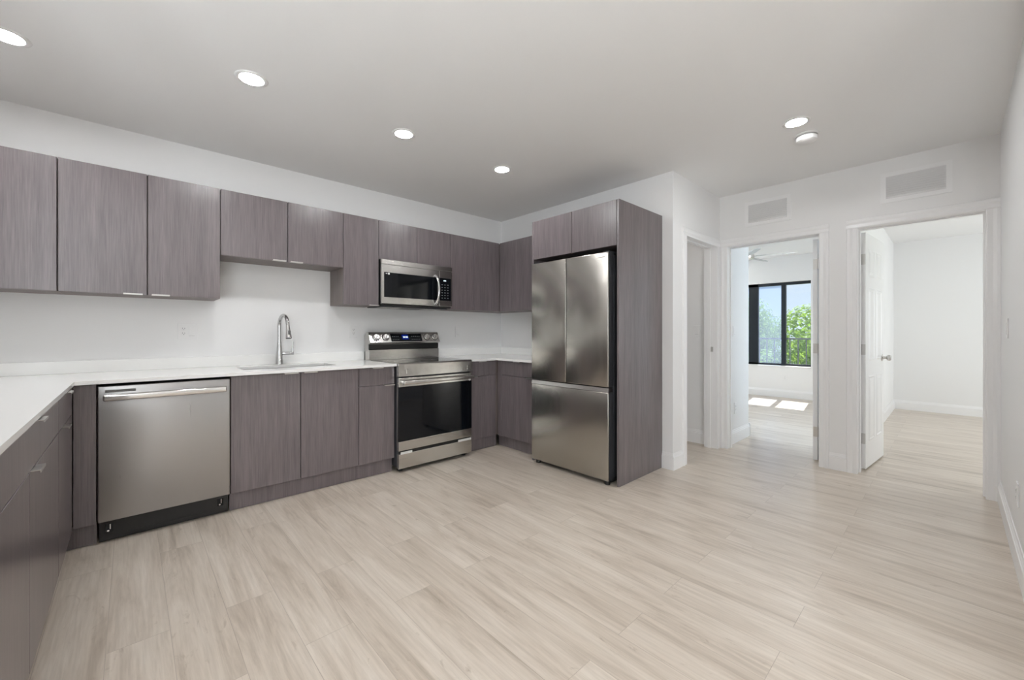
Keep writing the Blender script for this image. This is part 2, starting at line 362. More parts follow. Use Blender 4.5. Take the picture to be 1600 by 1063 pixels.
t3 = casing('trim_1', 'y', YC, -1, 3.637, 4.33, .12, 'white casing around the narrow doorway beside the refrigerator panel')
casing('trim_2', 'x', XD, -1, .803, 1.553, .12, 'white casing around the doorway to the room with the window')
casing('trim_3', 'x', XD, -1, -.155, .542, .12, 'white casing around the doorway holding the open panel door')
MB().box(4.3285, 4.3305, YC+.03, YC+.058, .98, 1.03).box(4.327, 4.3305, YC+.040, YC+.050, .99, 1.02).build('strike_plate', M_NICKEL, t3, label='satin nickel strike plate')

# six-panel door slabs
def hinge(parent, x, y, z):
    m = MB().box(x-.0025, x+.0005, y-.015, y+.015, z-.045, z+.045)
    m.cyl((x-.004, y+.016, z-.046), (x-.004, y+.016, z+.046), .006, n=12)
    m.build('hinge', M_NICKEL, parent, label='satin nickel hinge')
def panel_door(name, hx, hy, width, ang, label, knob, hinge_sign):
    """slab in local frame: u along width, v thickness; hinge edge at u=0"""
    o = thing(name, (hx, hy, 0), label, 'door', kind='structure')
    T = .035; H0, H1 = .012, ZH - .012
    sw, mid = .095, .075
    pw = (width - 2*sw - mid)/2
    rows = [(.235, .80), (.93, 1.56), (1.66, 1.90)]
    mb = MB().box(0, width, 0, T, H0, H1, .002)
    for side in (0, 1):
        for c in (0, 1):
            u0 = sw + c*(pw + mid); u1 = u0 + pw
            for z0, z1 in rows:
                b = bmesh.new()
                lv = [(0, .0), (.010, .0045), (.022, -.0005), (.040, .004)]   # inset, outward height: moulding then raised field
                prev = None
                sg = -1 if side == 0 else 1; base = 0 if side == 0 else T
                for ins, hh in lv:
                    ring = [b.verts.new((u, base + sg*hh, z)) for u, z in ((u0+ins, z0+ins), (u1-ins, z0+ins), (u1-ins, z1-ins), (u0+ins, z1-ins))]
                    if prev:
                        for k in range(4): b.faces.new((prev[k], prev[(k+1) % 4], ring[(k+1) % 4], ring[k]))
                    prev = ring
                b.faces.new(prev); bmesh.ops.recalc_face_normals(b, faces=b.faces); mb._merge(b)
    R = Matrix.Translation((hx, hy, 0)) @ Matrix.Rotation(ang, 4, 'Z')
    mb.move(R).build('door_slab', M_DOORP, o, smooth=False)
    for z in (.27, 1.03, 1.80):
        y = T/2
        m = MB().box(-.003, .0005, .002, T-.002, z-.045, z+.045)
        yk = -.005 if hinge_sign < 0 else T + .005
        m.cyl((-.003, yk, z-.046), (-.003, yk, z+.046), .006, n=12)
        m.move(R).build('hinge', M_NICKEL, o, label='satin nickel hinge', smooth=True)
    for s in (-1, 1):
        y0 = 0 if s < 0 else T
        m = MB().lathe([(0, 0), (.032, 0), (.032, .004), (.013, .008), (.011, .030), (.022, .036), (.0275, .046), (.0275, .056), (.020, .064), (0, .066)], (width-.065, y0, .94), (0, s, 0), 24)
        m.move(R).build('door_knob', M_NICKEL, o, smooth=True, label='satin nickel knob')
    return o
panel_door('door_2', 4.578, .508, .655, -.087, 'open white six-panel door with a nickel knob in the right doorway', True, 1)
panel_door('door_1', 4.578, .842, .70, .03, 'open white door seen edge-on at the right of the window bedroom doorway', True, -1)

# bedroom window
w1 = thing('window_1', (XWIN+.11, 2.54, .554), 'dark framed sliding window with trees and railing beyond', 'window', kind='structure')
fx0, fx1 = XWIN+.075, XWIN+.135; y0, y1, z0, z1 = 1.686, 3.40, .572, 2.092
m = MB().box(fx0, fx1, y0, y1, z0, z0+.035).box(fx0, fx1, y0, y1, z1-.05, z1).box(fx0, fx1, y0, y0+.013, z0, z1).box(fx0, fx1, y1-.04, y1, z0, z1)
m.box(fx0, fx1, 2.525, 2.685, z0, z1).build('window_frame', M_FRAME, w1)
for a, b_, mm in ((1.701, 2.09, M_PANE), (2.13, 2.525, M_SCREEN), (2.685, 3.02, M_SCREEN), (3.06, 3.36, M_PANE)):
    MB().box(fx0+.028, fx0+.034, a-.004, b_+.004, z0+.03, z1-.045).build('pane', mm, w1)
for yy in (2.11, 3.04):
    MB().box(fx0-.01, fx1-.01, yy-.036, yy+.036, z0+.02, z1-.03, .003).build('mullion', M_FRAME, w1)
MB().box(fx0-.022, fx0-.008, 2.066, 2.078, 1.02, 1.16, .003).build('latch', M_FRAME, w1)
MB().box(XWIN-.018, XWIN+.15, 1.687, 3.399, .5545, .572, .002).build('window_sill', M_TRIM, w1)
def plain_window(name, axis, wall, a0, a1, z0, z1, label):
    o = thing(name, (wall, (a0+a1)/2, z0) if axis == 'x' else ((a0+a1)/2, wall, z0), label, 'window', kind='structure')
    def bx(mb, b0, b1, c0, c1, d=.03):
        return mb.box(wall-d, wall+d, b0, b1, c0, c1) if axis == 'x' else mb.box(b0, b1, wall-d, wall+d, c0, c1)
    m = MB(); mid = (a0+a1)/2
    for b0, b1, c0, c1 in ((a0, a1, z0, z0+.05), (a0, a1, z1-.05, z1), (a0, a0+.05, z0, z1), (a1-.05, a1, z0, z1), (mid-.04, mid+.04, z0, z1)): bx(m, b0, b1, c0, c1)
    m.build('window_frame', M_FRAME, o)
    for b0, b1 in ((a0+.05, mid-.04), (mid+.04, a1-.05)): bx(MB(), b0, b1, z0+.05, z1-.05, .003).build('pane', M_PANE, o)
plain_window('window_2', 'y', -3.64, -3.3, -1.0, 0, 2.1, 'glass sliding door of the living area')
plain_window('window_3', 'x', -3.64, -3.1, -.3, .6, 2.1, 'side window of the living area')
plain_window('window_4', 'y', -2.66, 5.8, 8.0, .6, 2.1, 'window of the second bedroom')

plain_window('added_window_5', 'y', 3.83, 5.3, 6.9, .65, 2.05, 'added unseen window of the fan bedroom for blue fill light')  # unseen window made up to admit the bluish fill
# ------------------------------------------------------------------ cabinets
def pull(parent, axis, face, c, z, up, length=.09):
    """slim edge pull; up=+1 on a top edge, -1 on a bottom edge"""
    m = MB(); h = length/2; z0, z1 = (z, z+.0025) if up > 0 else (z-.0025, z)
    zl0, zl1 = (z-.006, z+.0025) if up > 0 else (z-.0025, z+.006)
    if axis == 'y':      # front faces -y
        m.box(c-h, c+h, face-.020, face+.012, z0, z1, .0006, 1).box(c-h, c+h, face-.0225, face-.0195, zl0, zl1, .0006, 1)
    elif axis == '-x':     # front faces -x
        m.box(face-.020, face+.012, c-h, c+h, z0, z1, .0006, 1).box(face-.0225, face-.0195, c-h, c+h, zl0, zl1, .0006, 1)
    else:                # front faces +x
        m.box(face-.012, face+.020, c-h, c+h, z0, z1, .0006, 1).box(face+.0195, face+.0225, c-h, c+h, zl0, zl1, .0006, 1)
    return m.build('handle', M_NICKEL, parent, label='satin nickel edge pull')
G = .0022
def front(parent, name, axis, face, a0, a1, z0, z1, pulls=(), top=True, g=G):
    T = .019
    m = MB()
    if axis == 'y': m.box(a0+g, a1-g, face, face+T, z0, z1, .0012, 1)
    elif axis == '-x': m.box(face, face+T, a0+g, a1-g, z0, z1, .0012, 1)
    else: m.box(face-T, face, a0+g, a1-g, z0, z1, .0012, 1)
    d = m.build(name, M_WOOD, parent)
    for c in pulls: pull(d, axis, face, c, z1 if top else z0, 1 if top else -1)
    return d
GB, GU = 'base cabinets under the white counter', 'wall cabinets under the ceiling'
def upper(a0, a1, z0, doors, label, yb=YW-.001, g=G):
    o = thing('wall_cabinet', ((a0+a1)/2, UF+.15, z0), label, 'cabinet', GU)
    MB().box(a0+.0008, a1-.0008, UF+.021, yb, z0-.001, ZUT-.0015).build('cabinet_body', M_CARC, o)
    for d0, d1, p in doors: front(o, 'door', 'y', UF, d0, d1, z0, ZUT, p, False, g)
    return o
upper(-.868, -.3124, ZUB, [(-.868, -.3124, (-.78,))], 'dark wood wall cabinet with one door, farthest left on the back wall', g=.003)
upper(-.3124, .4647, ZUB, [(-.3124, .078, (.010,)), (.078, .4647, (.143,))], 'tall two-door dark wood wall cabinet left of the sink cabinet above the outlet', g=.003)
upper(.4647, 1.3222, 1.7261, [(.4647, .896, (.835,)), (.896, 1.3222, (.955,))], 'short two-door wall cabinet hanging above the sink')
upper(1.3222, 1.6394, ZUB, [(1.3222, 1.6394, (1.588,))], 'narrow single-door wall cabinet at the left of the microwave')
upper(1.6394, 2.4098, 1.842, [(1.6394, 2.0254, ()), (2.0254, 2.4098, ())], 'small two-door wall cabinet directly above the microwave')
upper(2.4098, 3.1025, ZUB, [(2.4098, 2.7215, ()), (2.7215, 3.0825, ())], 'dark wood wall cabinet between microwave and room corner')
o = thing('wall_cabinet', (3.23, 3.1, ZUB), 'dark wood wall cabinet on the fridge wall, next to the refrigerator', 'cabinet', GU)
MB().box(3.1055, XW-.001, 2.650, YW-.001, ZUB-.001, ZUT-.0015).build('cabinet_body', M_CARC, o)
front(o, 'door', '-x', 3.0845, 2.650, 3.528, ZUB, ZUT)

ZD = .741      # drawer / door split
def base_y(a0, a1, label, doors=(), drawers=(), top=.888):
    o = thing('base_cabinet', ((a0+a1)/2, BF+.3, 0), label, 'cabinet', GB)
    if a1 - a0 > .8:   # sink base: open top so the bowl hangs inside
        m = MB().box(a0+.0008, a0+.018, BF+.021, YW-.001, ZB, ZCB-.001).box(a1-.018, a1-.0008, BF+.021, YW-.001, ZB, ZCB-.001).box(a0+.018, a1-.018, BF+.021, YW-.001, ZB, ZB+.018).box(a0+.018, a1-.018, BF+.021, BF+.04, .80, ZCB-.001)
        m.build('cabinet_body', M_CARC, o)
    else: MB().box(a0+.0008, a1-.0008, BF+.021, YW-.001, ZB, ZCB-.001).build('cabinet_body', M_CARC, o)
    MB().box(a0+.0008, a1-.0008, YT, YT+.018, 0, ZB).build('toe_kick', M_WOOD, o)
    for d0, d1, z1, p in doors: front(o, 'door', 'y', BF, d0, d1, ZB+.002, z1, p)
    for d0, d1, p in drawers: front(o, 'drawer', 'y', BF, d0, d1, ZD+.004, top, p)
    return o
base_y(.4745, 1.3193, 'two-door base cabinet under the sink beside the dishwasher', [(.4745, .896, .888, (.832,)), (.896, 1.3193, .888, (.960,))])
base_y(1.3193, 1.6243, 'narrow base cabinet with one drawer at the left of the range', [(1.3193, 1.6243, ZD, (1.572,))], [(1.3193, 1.6243, (1.472,))])
base_y(2.400, 2.7895, 'base cabinet with one drawer between range and inner corner', [(2.400, 2.745, ZD, (2.45,))], [(2.400, 2.745, (2.56,))])
o = thing('base_cabinet', (3.08, 2.93, 0), 'base cabinet on the fridge wall beside the refrigerator', 'cabinet', GB)
MB().box(2.7895, XW-.001, 2.650, YW-.001, ZB, ZCB-.001).build('cabinet_body', M_CARC, o)
MB().box(2.828, 2.846, 2.650, YT, 0, ZB).build('toe_kick', M_WOOD, o)
front(o, 'door', '-x', 2.7685, 2.650, 3.14, ZB+.002, ZD, (2.72,)); front(o, 'drawer', '-x', 2.7685, 2.650, 3.14, ZD+.004, .888, (2.90,))
front(o, 'filler', '-x', 2.7685, 3.14, 3.198, ZB+.002, .888)
# filler strip beside the dishwasher
o = thing('filler_panel', (-.18, BF, 0), 'narrow dark wood filler panel in the corner left of the dishwasher', 'panel')
MB().box(-.2265, -.1395, BF, BF+.019, ZB+.001, .890, .001, 1).build('panel', M_WOOD, o); MB().box(-.288, -.1395, YT, YT+.018, 0, ZB+.0005).build('toe_kick', M_WOOD, o)
# left run, fronts facing +x
XL = -.228
def base_left(a0, a1, label, doors, drawers):
    o = thing('base_cabinet', (-.55, (a0+a1)/2, 0), label, 'cabinet', GB)
    MB().box(-.869, XL-.021, a0+.0008, a1-.0008, ZB, ZCB-.001).build('cabinet_body', M_CARC, o)
    MB().box(-.306, -.288, a0+.0008, a1-.0008, 0, ZB).build('toe_kick', M_WOOD, o)
    for d0, d1, p in doors: front(o, 'door', '+x', XL, d0, d1, ZB+.002, ZD, p)
    for d0, d1, p in drawers: front(o, 'drawer', '+x', XL, d0, d1, ZD+.004, .888, p)
base_left(2.62, 3.199, 'base cabinet of the left run nearest the dishwasher corner', [(2.62, 3.17, (2.80,))], [(2.62, 3.17, (2.90,))])
base_left(1.50, 2.62, 'wide base cabinet with pulls in the left run, at the left edge', [(1.50, 1.93, ()), (1.93, 2.62, (1.995,))], [(1.50, 2.62, (2.06,))])

# countertops with low backsplashes
def slab(pieces, holes=None):
    m = MB()
    for p in pieces: m.box(*p, ZCB, ZCT)
    return m
SX0, SX1, SY0, SY1 = .575, 1.215, 3.37, 3.67      # sink cut-out
o = thing('countertop', (.3, 3.5, ZCB), 'white quartz countertop running from the left edge past the sink to the range', 'countertop')
m = slab([(-.868, -.219, 1.45, 3.16), (-.868, SX0, 3.16, 3.8455), (SX0, SX1, 3.16, SY0), (SX0, SX1, SY1, 3.8455), (SX1, 1.6255, 3.16, 3.8455)])
bmesh.ops.remove_doubles(m.bm, verts=m.bm.verts, dist=1e-5)
m.build('counter_slab', M_QUARTZ, o)
MB().box(-.848, 1.6255, YW-.021, YW-.0005, ZCT+.0003, .9927, .001, 1).box(-.8685, -.848, 1.45, YW-.0005, ZCT+.0003, .9927, .001, 1).build('backsplash', M_QUARTZ, o)
o = thing('countertop', (3.0, 3.4, ZCB), 'white quartz corner countertop between the range and the refrigerator', 'countertop')
slab([(2.3985, 3.389, 3.16, 3.8455), (2.7244, 3.389, 2.650, 3.16)]).build('counter_slab', M_QUARTZ, o)
MB().box(2.3985, 3.3895, YW-.021, YW-.0005, ZCT+.0003, .9927, .001, 1).box(3.369, 3.3895, 2.650, YW-.021, ZCT+.0003, .9927, .001, 1).build('backsplash', M_QUARTZ, o)

# undermount sink: open bowl
o = thing('sink', ((SX0+SX1)/2, (SY0+SY1)/2, .70), 'stainless undermount sink set in the white counter under the faucet', 'sink')
t = .012
m = MB().box(SX0-t, SX0+.003, SY0-t, SY1+t, .69, ZCB-.0005).box(SX1-.003, SX1+t, SY0-t, SY1+t, .69, ZCB-.0005)
m.box(SX0, SX1, SY0-t, SY0+.003, .69, ZCB-.0005).box(SX0, SX1, SY1-.003, SY1+t, .69, ZCB-.0005).box(SX0, SX1, SY0, SY1, .678, .70)
m.build('basin', M_SINK, o)
MB().lathe([(0, .004), (.028, .003), (.042, .004), (.045, 0), (0, 0)], ((SX0+SX1)/2, 3.56, .70)).build('drain', M_CHROME, o, smooth=True)

# faucet
fx, fy = .892, 3.765
o = thing('faucet', (fx, fy, ZCT), 'tall brushed nickel gooseneck kitchen faucet standing behind the sink', 'faucet')
MB().lathe([(0, 0), (.030, 0), (.030, .006), (.0275, .010), (.024, .09), (.0195, .13), (.0165, .17), (.0155, .185), (0, .185)], (fx, fy, ZCT+.0003)).build('faucet_body', M_FAUCET, o, smooth=True)
dx, dy = .13, -1.0; L = math.hypot(dx, dy); dx /= L; dy /= L
R = .082; zc = ZCT + .318
pts = [(fx, fy, ZCT+.18), (fx, fy, ZCT+.25), (fx, fy, zc)]
for k in range(1, 15):
    a = PI*k/15*1.05; pts.append((fx + dx*R*(1-math.cos(a)), fy + dy*R*(1-math.cos(a)), zc + R*math.sin(a)))
e = Vector(pts[-1]); tdir = (Vector(pts[-1]) - Vector(pts[-2])).normalized()
MB().tube(pts, .0135, 16).build('spout', M_FAUCET, o, smooth=True)
h0, h1, h2 = e + tdir*.002, e + tdir*.045, e + tdir*.105
sh = MB().lathe([(0, 0), (.0145, 0), (.0155, .03), (.018, .055), (.0245, .100), (.0245, .106), (0, .106)], h0, tdir, 24).build('spray_head', M_CHROME, o, smooth=True)
MB().lathe([(0, .1062), (.0215, .1062), (.020, .110), (0, .110)], h0, tdir, 24).build('nozzle', M_SLOT, sh, label='dark spray nozzle')
n_ = Vector((dx, dy, 0)); c_ = h0 + tdir*.062 + n_*.0205
MB().box(c_.x-.009, c_.x+.009, c_.y-.006, c_.y+.006, c_.z-.017, c_.z+.017, .004).build('spray_button', M_SLOT, sh, label='dark grey spray button')
hz_ = ZCT + .088
hd = MB().cyl((fx+.018, fy, hz_), (fx+.105, fy-.012, hz_), .0125, n=20, bev=.003).build('handle', M_FAUCET, o, smooth=True)
MB().tube([(fx+.092, fy-.012, hz_+.008), (fx+.096, fy-.013, hz_+.05), (fx+.097, fy-.014, hz_+.095)], [.0065, .0055, .0045], 12).build('lever', M_FAUCET, hd, smooth=True)

# ------------------------------------------------------------------ dishwasher
o = thing('dishwasher', (.168, 3.5, 0), 'stainless dishwasher with a bar handle under the left of the counter', 'dishwasher')
dx0, dx1 = -.1345, .4705
MB().box(dx0+.004, dx1-.004, BF+.035, YW-.03, .10, .875).build('tub_body', M_BLACK, o)
dr = MB().box(dx0, dx1, BF-.012, BF+.034, .1265, .878, .006, 3).build('door', M_STEELD, o, smooth=True)
hb = MB().box(dx0+.022, dx1-.022, BF-.060, BF-.038, .798, .834, .009, 4)
hb.box(dx0+.026, dx0+.052, BF-.045, BF-.011, .801, .831, .004).box(dx1-.052, dx1-.026, BF-.045, BF-.011, .801, .831, .004)
hb.build('handle', M_CHROME, dr, smooth=True)
MB().box(dx0+.030, dx0+.155, BF-.0128, BF-.011, .841, .856).build('status_strip', mat('strip_grey', (.16, .155, .15), .4, .5), dr, label='dark grey indicator strip')
tk = MB().box(dx0+.004, dx1-.004, YT-.004, YT+.02, .004, .122).box(dx0+.12, dx1-.12, YT-.007, YT-.003, .026, .034, .001).build('toe_kick', M_BLACK, o)
for xx in (dx0+.045, dx1-.045):
    MB().box(xx-.016, xx+.016, YT-.006, YT-.0035, .050, .108, .001).build('access_slot', M_GLOSSB, tk)
    MB().cyl((xx-.004, YT-.0065, .060), (xx-.004, YT-.012, .060), .005, n=10).box(xx+.002, xx+.006, YT-.008, YT-.0055, .066, .094).build('screw', M_CHROME, tk)

# ------------------------------------------------------------------ range
rx0, rx1, ry = 1.6305, 2.3925, 3.14
o = thing('range', ((rx0+rx1)/2, 3.5, 0), 'stainless electric range with black oven window between the base cabinets', 'range')
MB().box(rx0, rx1, ry+.036, YW-.022, .045, .900).build('oven_body', M_DARKG, o)
MB().box(rx0+.004, rx1-.004, ry+.05, 3.70, .9005, .9155, .003).build('cooktop', M_GLOSSB, o)
# front nose of the cooktop with rectangular inset
m = MB().prism([(ry+.052, .917), (ry+.014, .9165), (ry+.004, .911), (ry, .903), (ry, .806), (ry+.052, .806)], 'x', rx0, rx1)
x0, x1, z0, z1 = rx0+.075, rx1-.045, .822, .866
nose = m.build('front_panel', M_STEEL, o)
MB().box(x0, x1, ry-.0025, ry+.001, z1-.003, z1).box(x0, x1, ry-.0025, ry+.001, z0, z0+.003).box(x0, x0+.010, ry-.0025, ry+.001, z0, z1).box(x1-.010, x1, ry-.0025, ry+.001, z0, z1).build('panel_rim', M_STEEL, nose)
for k, (cx, cy, r) in enumerate(((1.83, 3.36, .115), (2.19, 3.36, .095), (1.83, 3.58, .08), (2.19, 3.58, .10))):
    mm = MB(); b = bmesh.new(); n = 40
    A = [b.verts.new((cx+r*math.cos(2*PI*i/n), cy+r*math.sin(2*PI*i/n), .9158)) for i in range(n)]; Bv = [b.verts.new((cx+(r-.003)*math.cos(2*PI*i/n), cy+(r-.003)*math.sin(2*PI*i/n), .9158)) for i in range(n)]
    for i in range(n): b.faces.new((A[i], A[(i+1) % n], Bv[(i+1) % n], Bv[i]))
    mm._merge(b); mm.build('burner_ring', M_MARK, o)
# oven door
m = MB().box(rx0+.003, rx1-.003, ry, ry+.034, .718, .792, .003).box(rx0+.003, rx1-.003, ry, ry+.034, .183, .262, .003)
dr = m.box(rx0+.003, rx1-.003, ry+.022, ry+.034, .25, .73).build('oven_door', M_STEEL, o)
MB().box(rx0+.003, rx1-.003, ry+.001, ry+.0215, .262, .718).build('oven_window', M_GLOSSB, dr)
hb = MB().box(rx0+.022, rx1-.012, ry-.058, ry-.036, .741, .772, .005, 3)
hb.box(rx0+.030, rx0+.060, ry-.04, ry+.002, .743, .770, .003).box(rx1-.055, rx1-.025, ry-.04, ry+.002, .743, .770, .003)
hb.build('handle', M_STEEL, dr, smooth=True)
MB().cyl((rx1-.028, ry-.001, .728), (rx1-.028, ry-.006, .728), .011, n=16, bev=.001).build('foam_pad', M_TAPE, dr)
MB().box(rx0+.012, rx1-.012, ry+.012, ry+.034, .150, .186).build('drawer_gap', M_BLACK, o)
dw = MB().box(rx0+.003, rx1-.003, ry-.001, ry+.034, .034, .158, .003).build('storage_drawer', M_STEEL, o)
for a, b_ in ((rx0+.018, rx0+.125), (rx1-.16, rx1-.012)):
    MB().box(a, b_, ry-.004, ry+.001, .154, .174, .001).build('tape_strip', M_TAPE, dw, label='pale packing tape')
for a, b_ in ((rx0+.004, rx0+.090), (rx1-.080, rx1-.004)):
    MB().box(a, b_, ry-.0022, ry+.001, .078, .116, .0006, 1).build('corner_tape', M_STEEL, dw)
for xx in (rx0+.05, rx1-.05):
    for yy in (ry+.07, 3.74): MB().cyl((xx, yy, 0), (xx, yy, .046), .022, n=16).build('foot', M_BLACK, o)
MB().box(rx0+.02, rx1-.02, ry+.05, ry+.07, .012, .046).build('plinth', M_BLACK, o)
# backguard
gx0, gx1 = rx0+.002, rx1-.002
bgd = MB().prism([(3.716, .9155), (3.716, 1.010), (3.738, 1.016), (3.738, 1.066), (3.694, 1.072), (3.692, 1.080), (3.740, 1.176), (3.748, 1.180), (3.775, 1.180), (3.8245, 1.150), (3.8245, .9155)], 'x', gx0, gx1).build('backguard', M_STEEL, o)
MB().box(gx0+.001, gx1-.001, 3.7225, 3.7375, 1.0165, 1.064).build('vent_slot', M_BLACK, bgd)
tl = math.atan2(.048, .096)      # tilt of the control face
ctr = Vector((0, 3.716, 1.128)); nrm = Vector((0, -math.cos(tl), math.sin(tl)))
def face_box(mb, x0, x1, v0, v1, h0, h1, bev=0):
    b = MB().box(x0, x1, -h1, -h0, v0, v1, bev, 1) if bev else MB().box(x0, x1, -h1, -h0, v0, v1)
    b.move(Matrix.Translation(ctr) @ Matrix.Rotation(-tl, 4, 'X'))
    me = bpy.data.meshes.new('t'); b.bm.to_mesh(me); b.bm.free(); mb.bm.from_mesh(me); bpy.data.meshes.remove(me); return mb
disp = face_box(MB(), 1.846, 2.184, -.044, .036, -.002, .0015).build('control_glass', M_GLOSSB, bgd)
face_box(MB(), 1.965, 2.035, -.024, .028, .0016, .0020).build('display', M_BLUE, disp, label='blue lit display')
m = MB()
for xx in (1.978, 1.992, 2.008, 2.020): face_box(m, xx, xx+.008, -.007, .010, .0021, .0025)
m.build('display_digits', M_DIGIT, disp)
for xk in [1.862+i*.019 for i in range(4)] + [2.068+i*.021 for i in range(5)]:
    for v in (-.028, .006): face_box(MB(), xk, xk+.009, v, v+.005, .0016, .0019).build('key_mark', M_MARK, disp)
for xx in (1.697, 1.793, 2.2436, 2.339):
    p = ctr + Vector((xx, 0, 0)); 
    k = MB().lathe([(0, 0), (.029, 0), (.029, .004), (.026, .006), (.0245, .024), (.022, .027), (0, .027)], p, nrm, 28).build('knob', M_KNOBF, bgd, smooth=True)
    q = p + nrm*.027
    MB().lathe([(.0285, .0), (.0345, .0), (.0345, .004), (.0285, .004)], p, nrm, 28, ring=True).build('knob_shadow_ring', M_BLACK, k)  # black ring stands for the dark shadow around the knob
    MB().box(-.003, .003, -.008, 0, -.021, .021, .002, 1).move(Matrix.Translation(q) @ Matrix.Rotation(-tl, 4, 'X') @ Matrix.Rotation(.5, 4, 'Y')).build('grip', M_STEEL, k)

# ------------------------------------------------------------------ microwave
mx0, mx1, my, mz0, mz1 = 1.645, 2.405, 3.487, 1.437, 1.838
o = thing('microwave', ((mx0+mx1)/2, 3.66, mz0), 'stainless over-the-range microwave mounted under a small wall cabinet', 'microwave')
MB().box(mx0+.003, mx1-.003, my+.022, YW-.002, mz0-.012, mz1-.001).build('oven_case', M_BLACK, o)
MB().box(mx0, mx1, my, my+.022, 1.7935, mz1, .002, 1).build('vent_panel', M_STEEL, o)
XDV = 2.248
dr = MB().box(mx0, XDV-.002, my, my+.024, mz0, 1.7915, .002, 1).build('door', M_STEEL, o)
gl = MB().box(mx0+.024, XDV-.020, my-.0012, my+.01, 1.496, 1.721, .0006, 1).build('door_glass', M_GLOSSB, dr)
MB().box(mx0+.10, XDV-.11, my-.0016, my, 1.522, 1.695).build('viewing_screen', mat('oven_screen', (.006, .007, .008), .08, 0, .3), dr)
m = MB().cyl((1.714, my-.0012, 1.709), (1.714, my-.0022, 1.709), .0085, n=20).box(1.683, 1.700, my-.0018, my-.001, 1.706, 1.712)
m.build('badge', M_WHITEP, dr, label='small pale round badge')
cp = MB().box(XDV+.002, mx1, my, my+.024, mz0, 1.7915, .002, 1).build('control_panel', M_STEEL, o)
MB().box(XDV+.006, mx1-.016, my-.0012, my+.01, 1.496, 1.721, .0006, 1).build('control_glass', M_GLOSSB, cp)
MB().box(2.300, 2.330, my-.0018, my-.001, 1.690, 1.700).build('display_digits', M_DIGIT, cp)
for r in range(6):
    for c in range(3): MB().box(2.276+c*.034, 2.290+c*.034, my-.0018, my-.001, 1.518+r*.0265, 1.524+r*.0265).build('key_mark', M_MARK, cp)
pts = []
for k in range(17):
    a = k/16; pts.append((2.205+.012*math.sin(PI*a), my-.004 - .050*math.sin(PI*a)**.55, 1.455+.285*a))
MB().tube(pts, [.012]*17, 14, .8).build('handle', M_CHROME, dr, smooth=True)
m = MB().box(mx0+.02, mx1-.02, my+.06, YW-.01, mz0-.026, mz0-.0125)
und = m.build('underside_grille', M_DARKG, o)
for a, b_ in ((mx0+.06, mx0+.26), (mx1-.26, mx1-.06)):
    MB().box(a, b_, my+.10, my+.26, mz0-.029, mz0-.0255).build('filter', M_STEEL, und)

# ------------------------------------------------------------------ refrigerator and its enclosure
FX, fy0, fy1, FT = 2.654, 1.785, 2.597, 1.791
o = thing('refrigerator', (3.0, 2.19, 0), 'stainless french-door refrigerator with a bottom freezer drawer inside the wood enclosure', 'refrigerator')
MB().box(FX+.085, 3.36, fy0+.004, fy1-.004, .055, FT-.012, .004).build('fridge_body', M_DARKG, o)
ys = 2.198
def curved_front(y0, y1, z0, z1, side):
    n = 10; ps = []
    for k in range(n+1):
        a = k/n; y = y0 + (y1-y0)*a; ps.append((FX + .010*((2*a-1)**2)*.0 + (.006 if k in (0, n) else 0), y))
    return MB().prism([(x, y) for x, y in ps] + [(FX+.072, y1), (FX+.072, y0)], 'z', z0, z1)
for a, b_ in ((fy0, ys-.003), (ys+.003, fy1)):
    d = MB().box(FX, FX+.016, a, b_, .757, FT, .005, 3).build('door', M_STEELV, o, smooth=True)
    MB().box(FX+.0165, FX+.075, a+.001, b_-.001, .757, FT-.001).build('door_liner', M_DARKG, d)
MB().box(FX-.0004, FX+.001, fy0+.028, fy0+.105, 1.752, 1.758).build('badge', M_NICKEL, d.parent, label='faint wordmark strip')
MB().box(FX+.0745, FX+.086, fy0+.02, fy1-.02, .08, FT-.03).build('gasket', M_BLACK, o)
for yy in (fy0+.035, fy1-.035): MB().box(FX+.03, FX+.12, yy-.03, yy+.03, FT-.006, FT+.012, .004).build('hinge_cover', M_DARKG, o)
d = MB().box(FX, FX+.016, fy0, fy1, .040, .716, .005, 3).build('freezer_drawer', M_STEELV, o, smooth=True)
MB().box(FX+.0165, FX+.075, fy0+.001, fy1-.001, .042, .740).build('drawer_liner', M_DARKG, d)
MB().prism([(FX-.001, .7175), (FX+.007, .7485), (FX+.055, .7485), (FX+.055, .7175)], 'y', fy0-.001, fy1+.001).build('grip_lip', M_STEEL, d)
for yy in (fy0+.04, fy1-.04): MB().cyl((FX+.05, yy, 0), (FX+.05, yy, .05), .022, n=16).build('foot', M_BLACK, o)
MB().box(FX+.07, 3.34, fy0+.02, fy1-.02, .012, .056).build('base_grille', M_BLACK, o)

PX = 2.7114
o = thing('refrigerator_enclosure', (3.05, 2.19, 0), 'dark wood enclosure with tall side panels and two doors above the refrigerator', 'cabinet')
MB().box(PX, XW-.001, 1.7259, 1.745, 0, ZUT-.001, .001, 1).build('side_panel', M_WOOD, o)
MB().box(PX, XW-.001, 2.628, 2.647, 0, ZUT-.001, .001, 1).build('side_panel', M_WOOD, o)
MB().box(PX+.021, XW-.001, 1.7455, 2.6275, 1.8434, ZUT-.002).build('cabinet_body', M_CARC, o)
front(o, 'door', '-x', PX, 1.746, 2.183, 1.8434, ZUT-.001); front(o, 'door', '-x', PX, 2.183, 2.627, 1.8434, ZUT-.001)

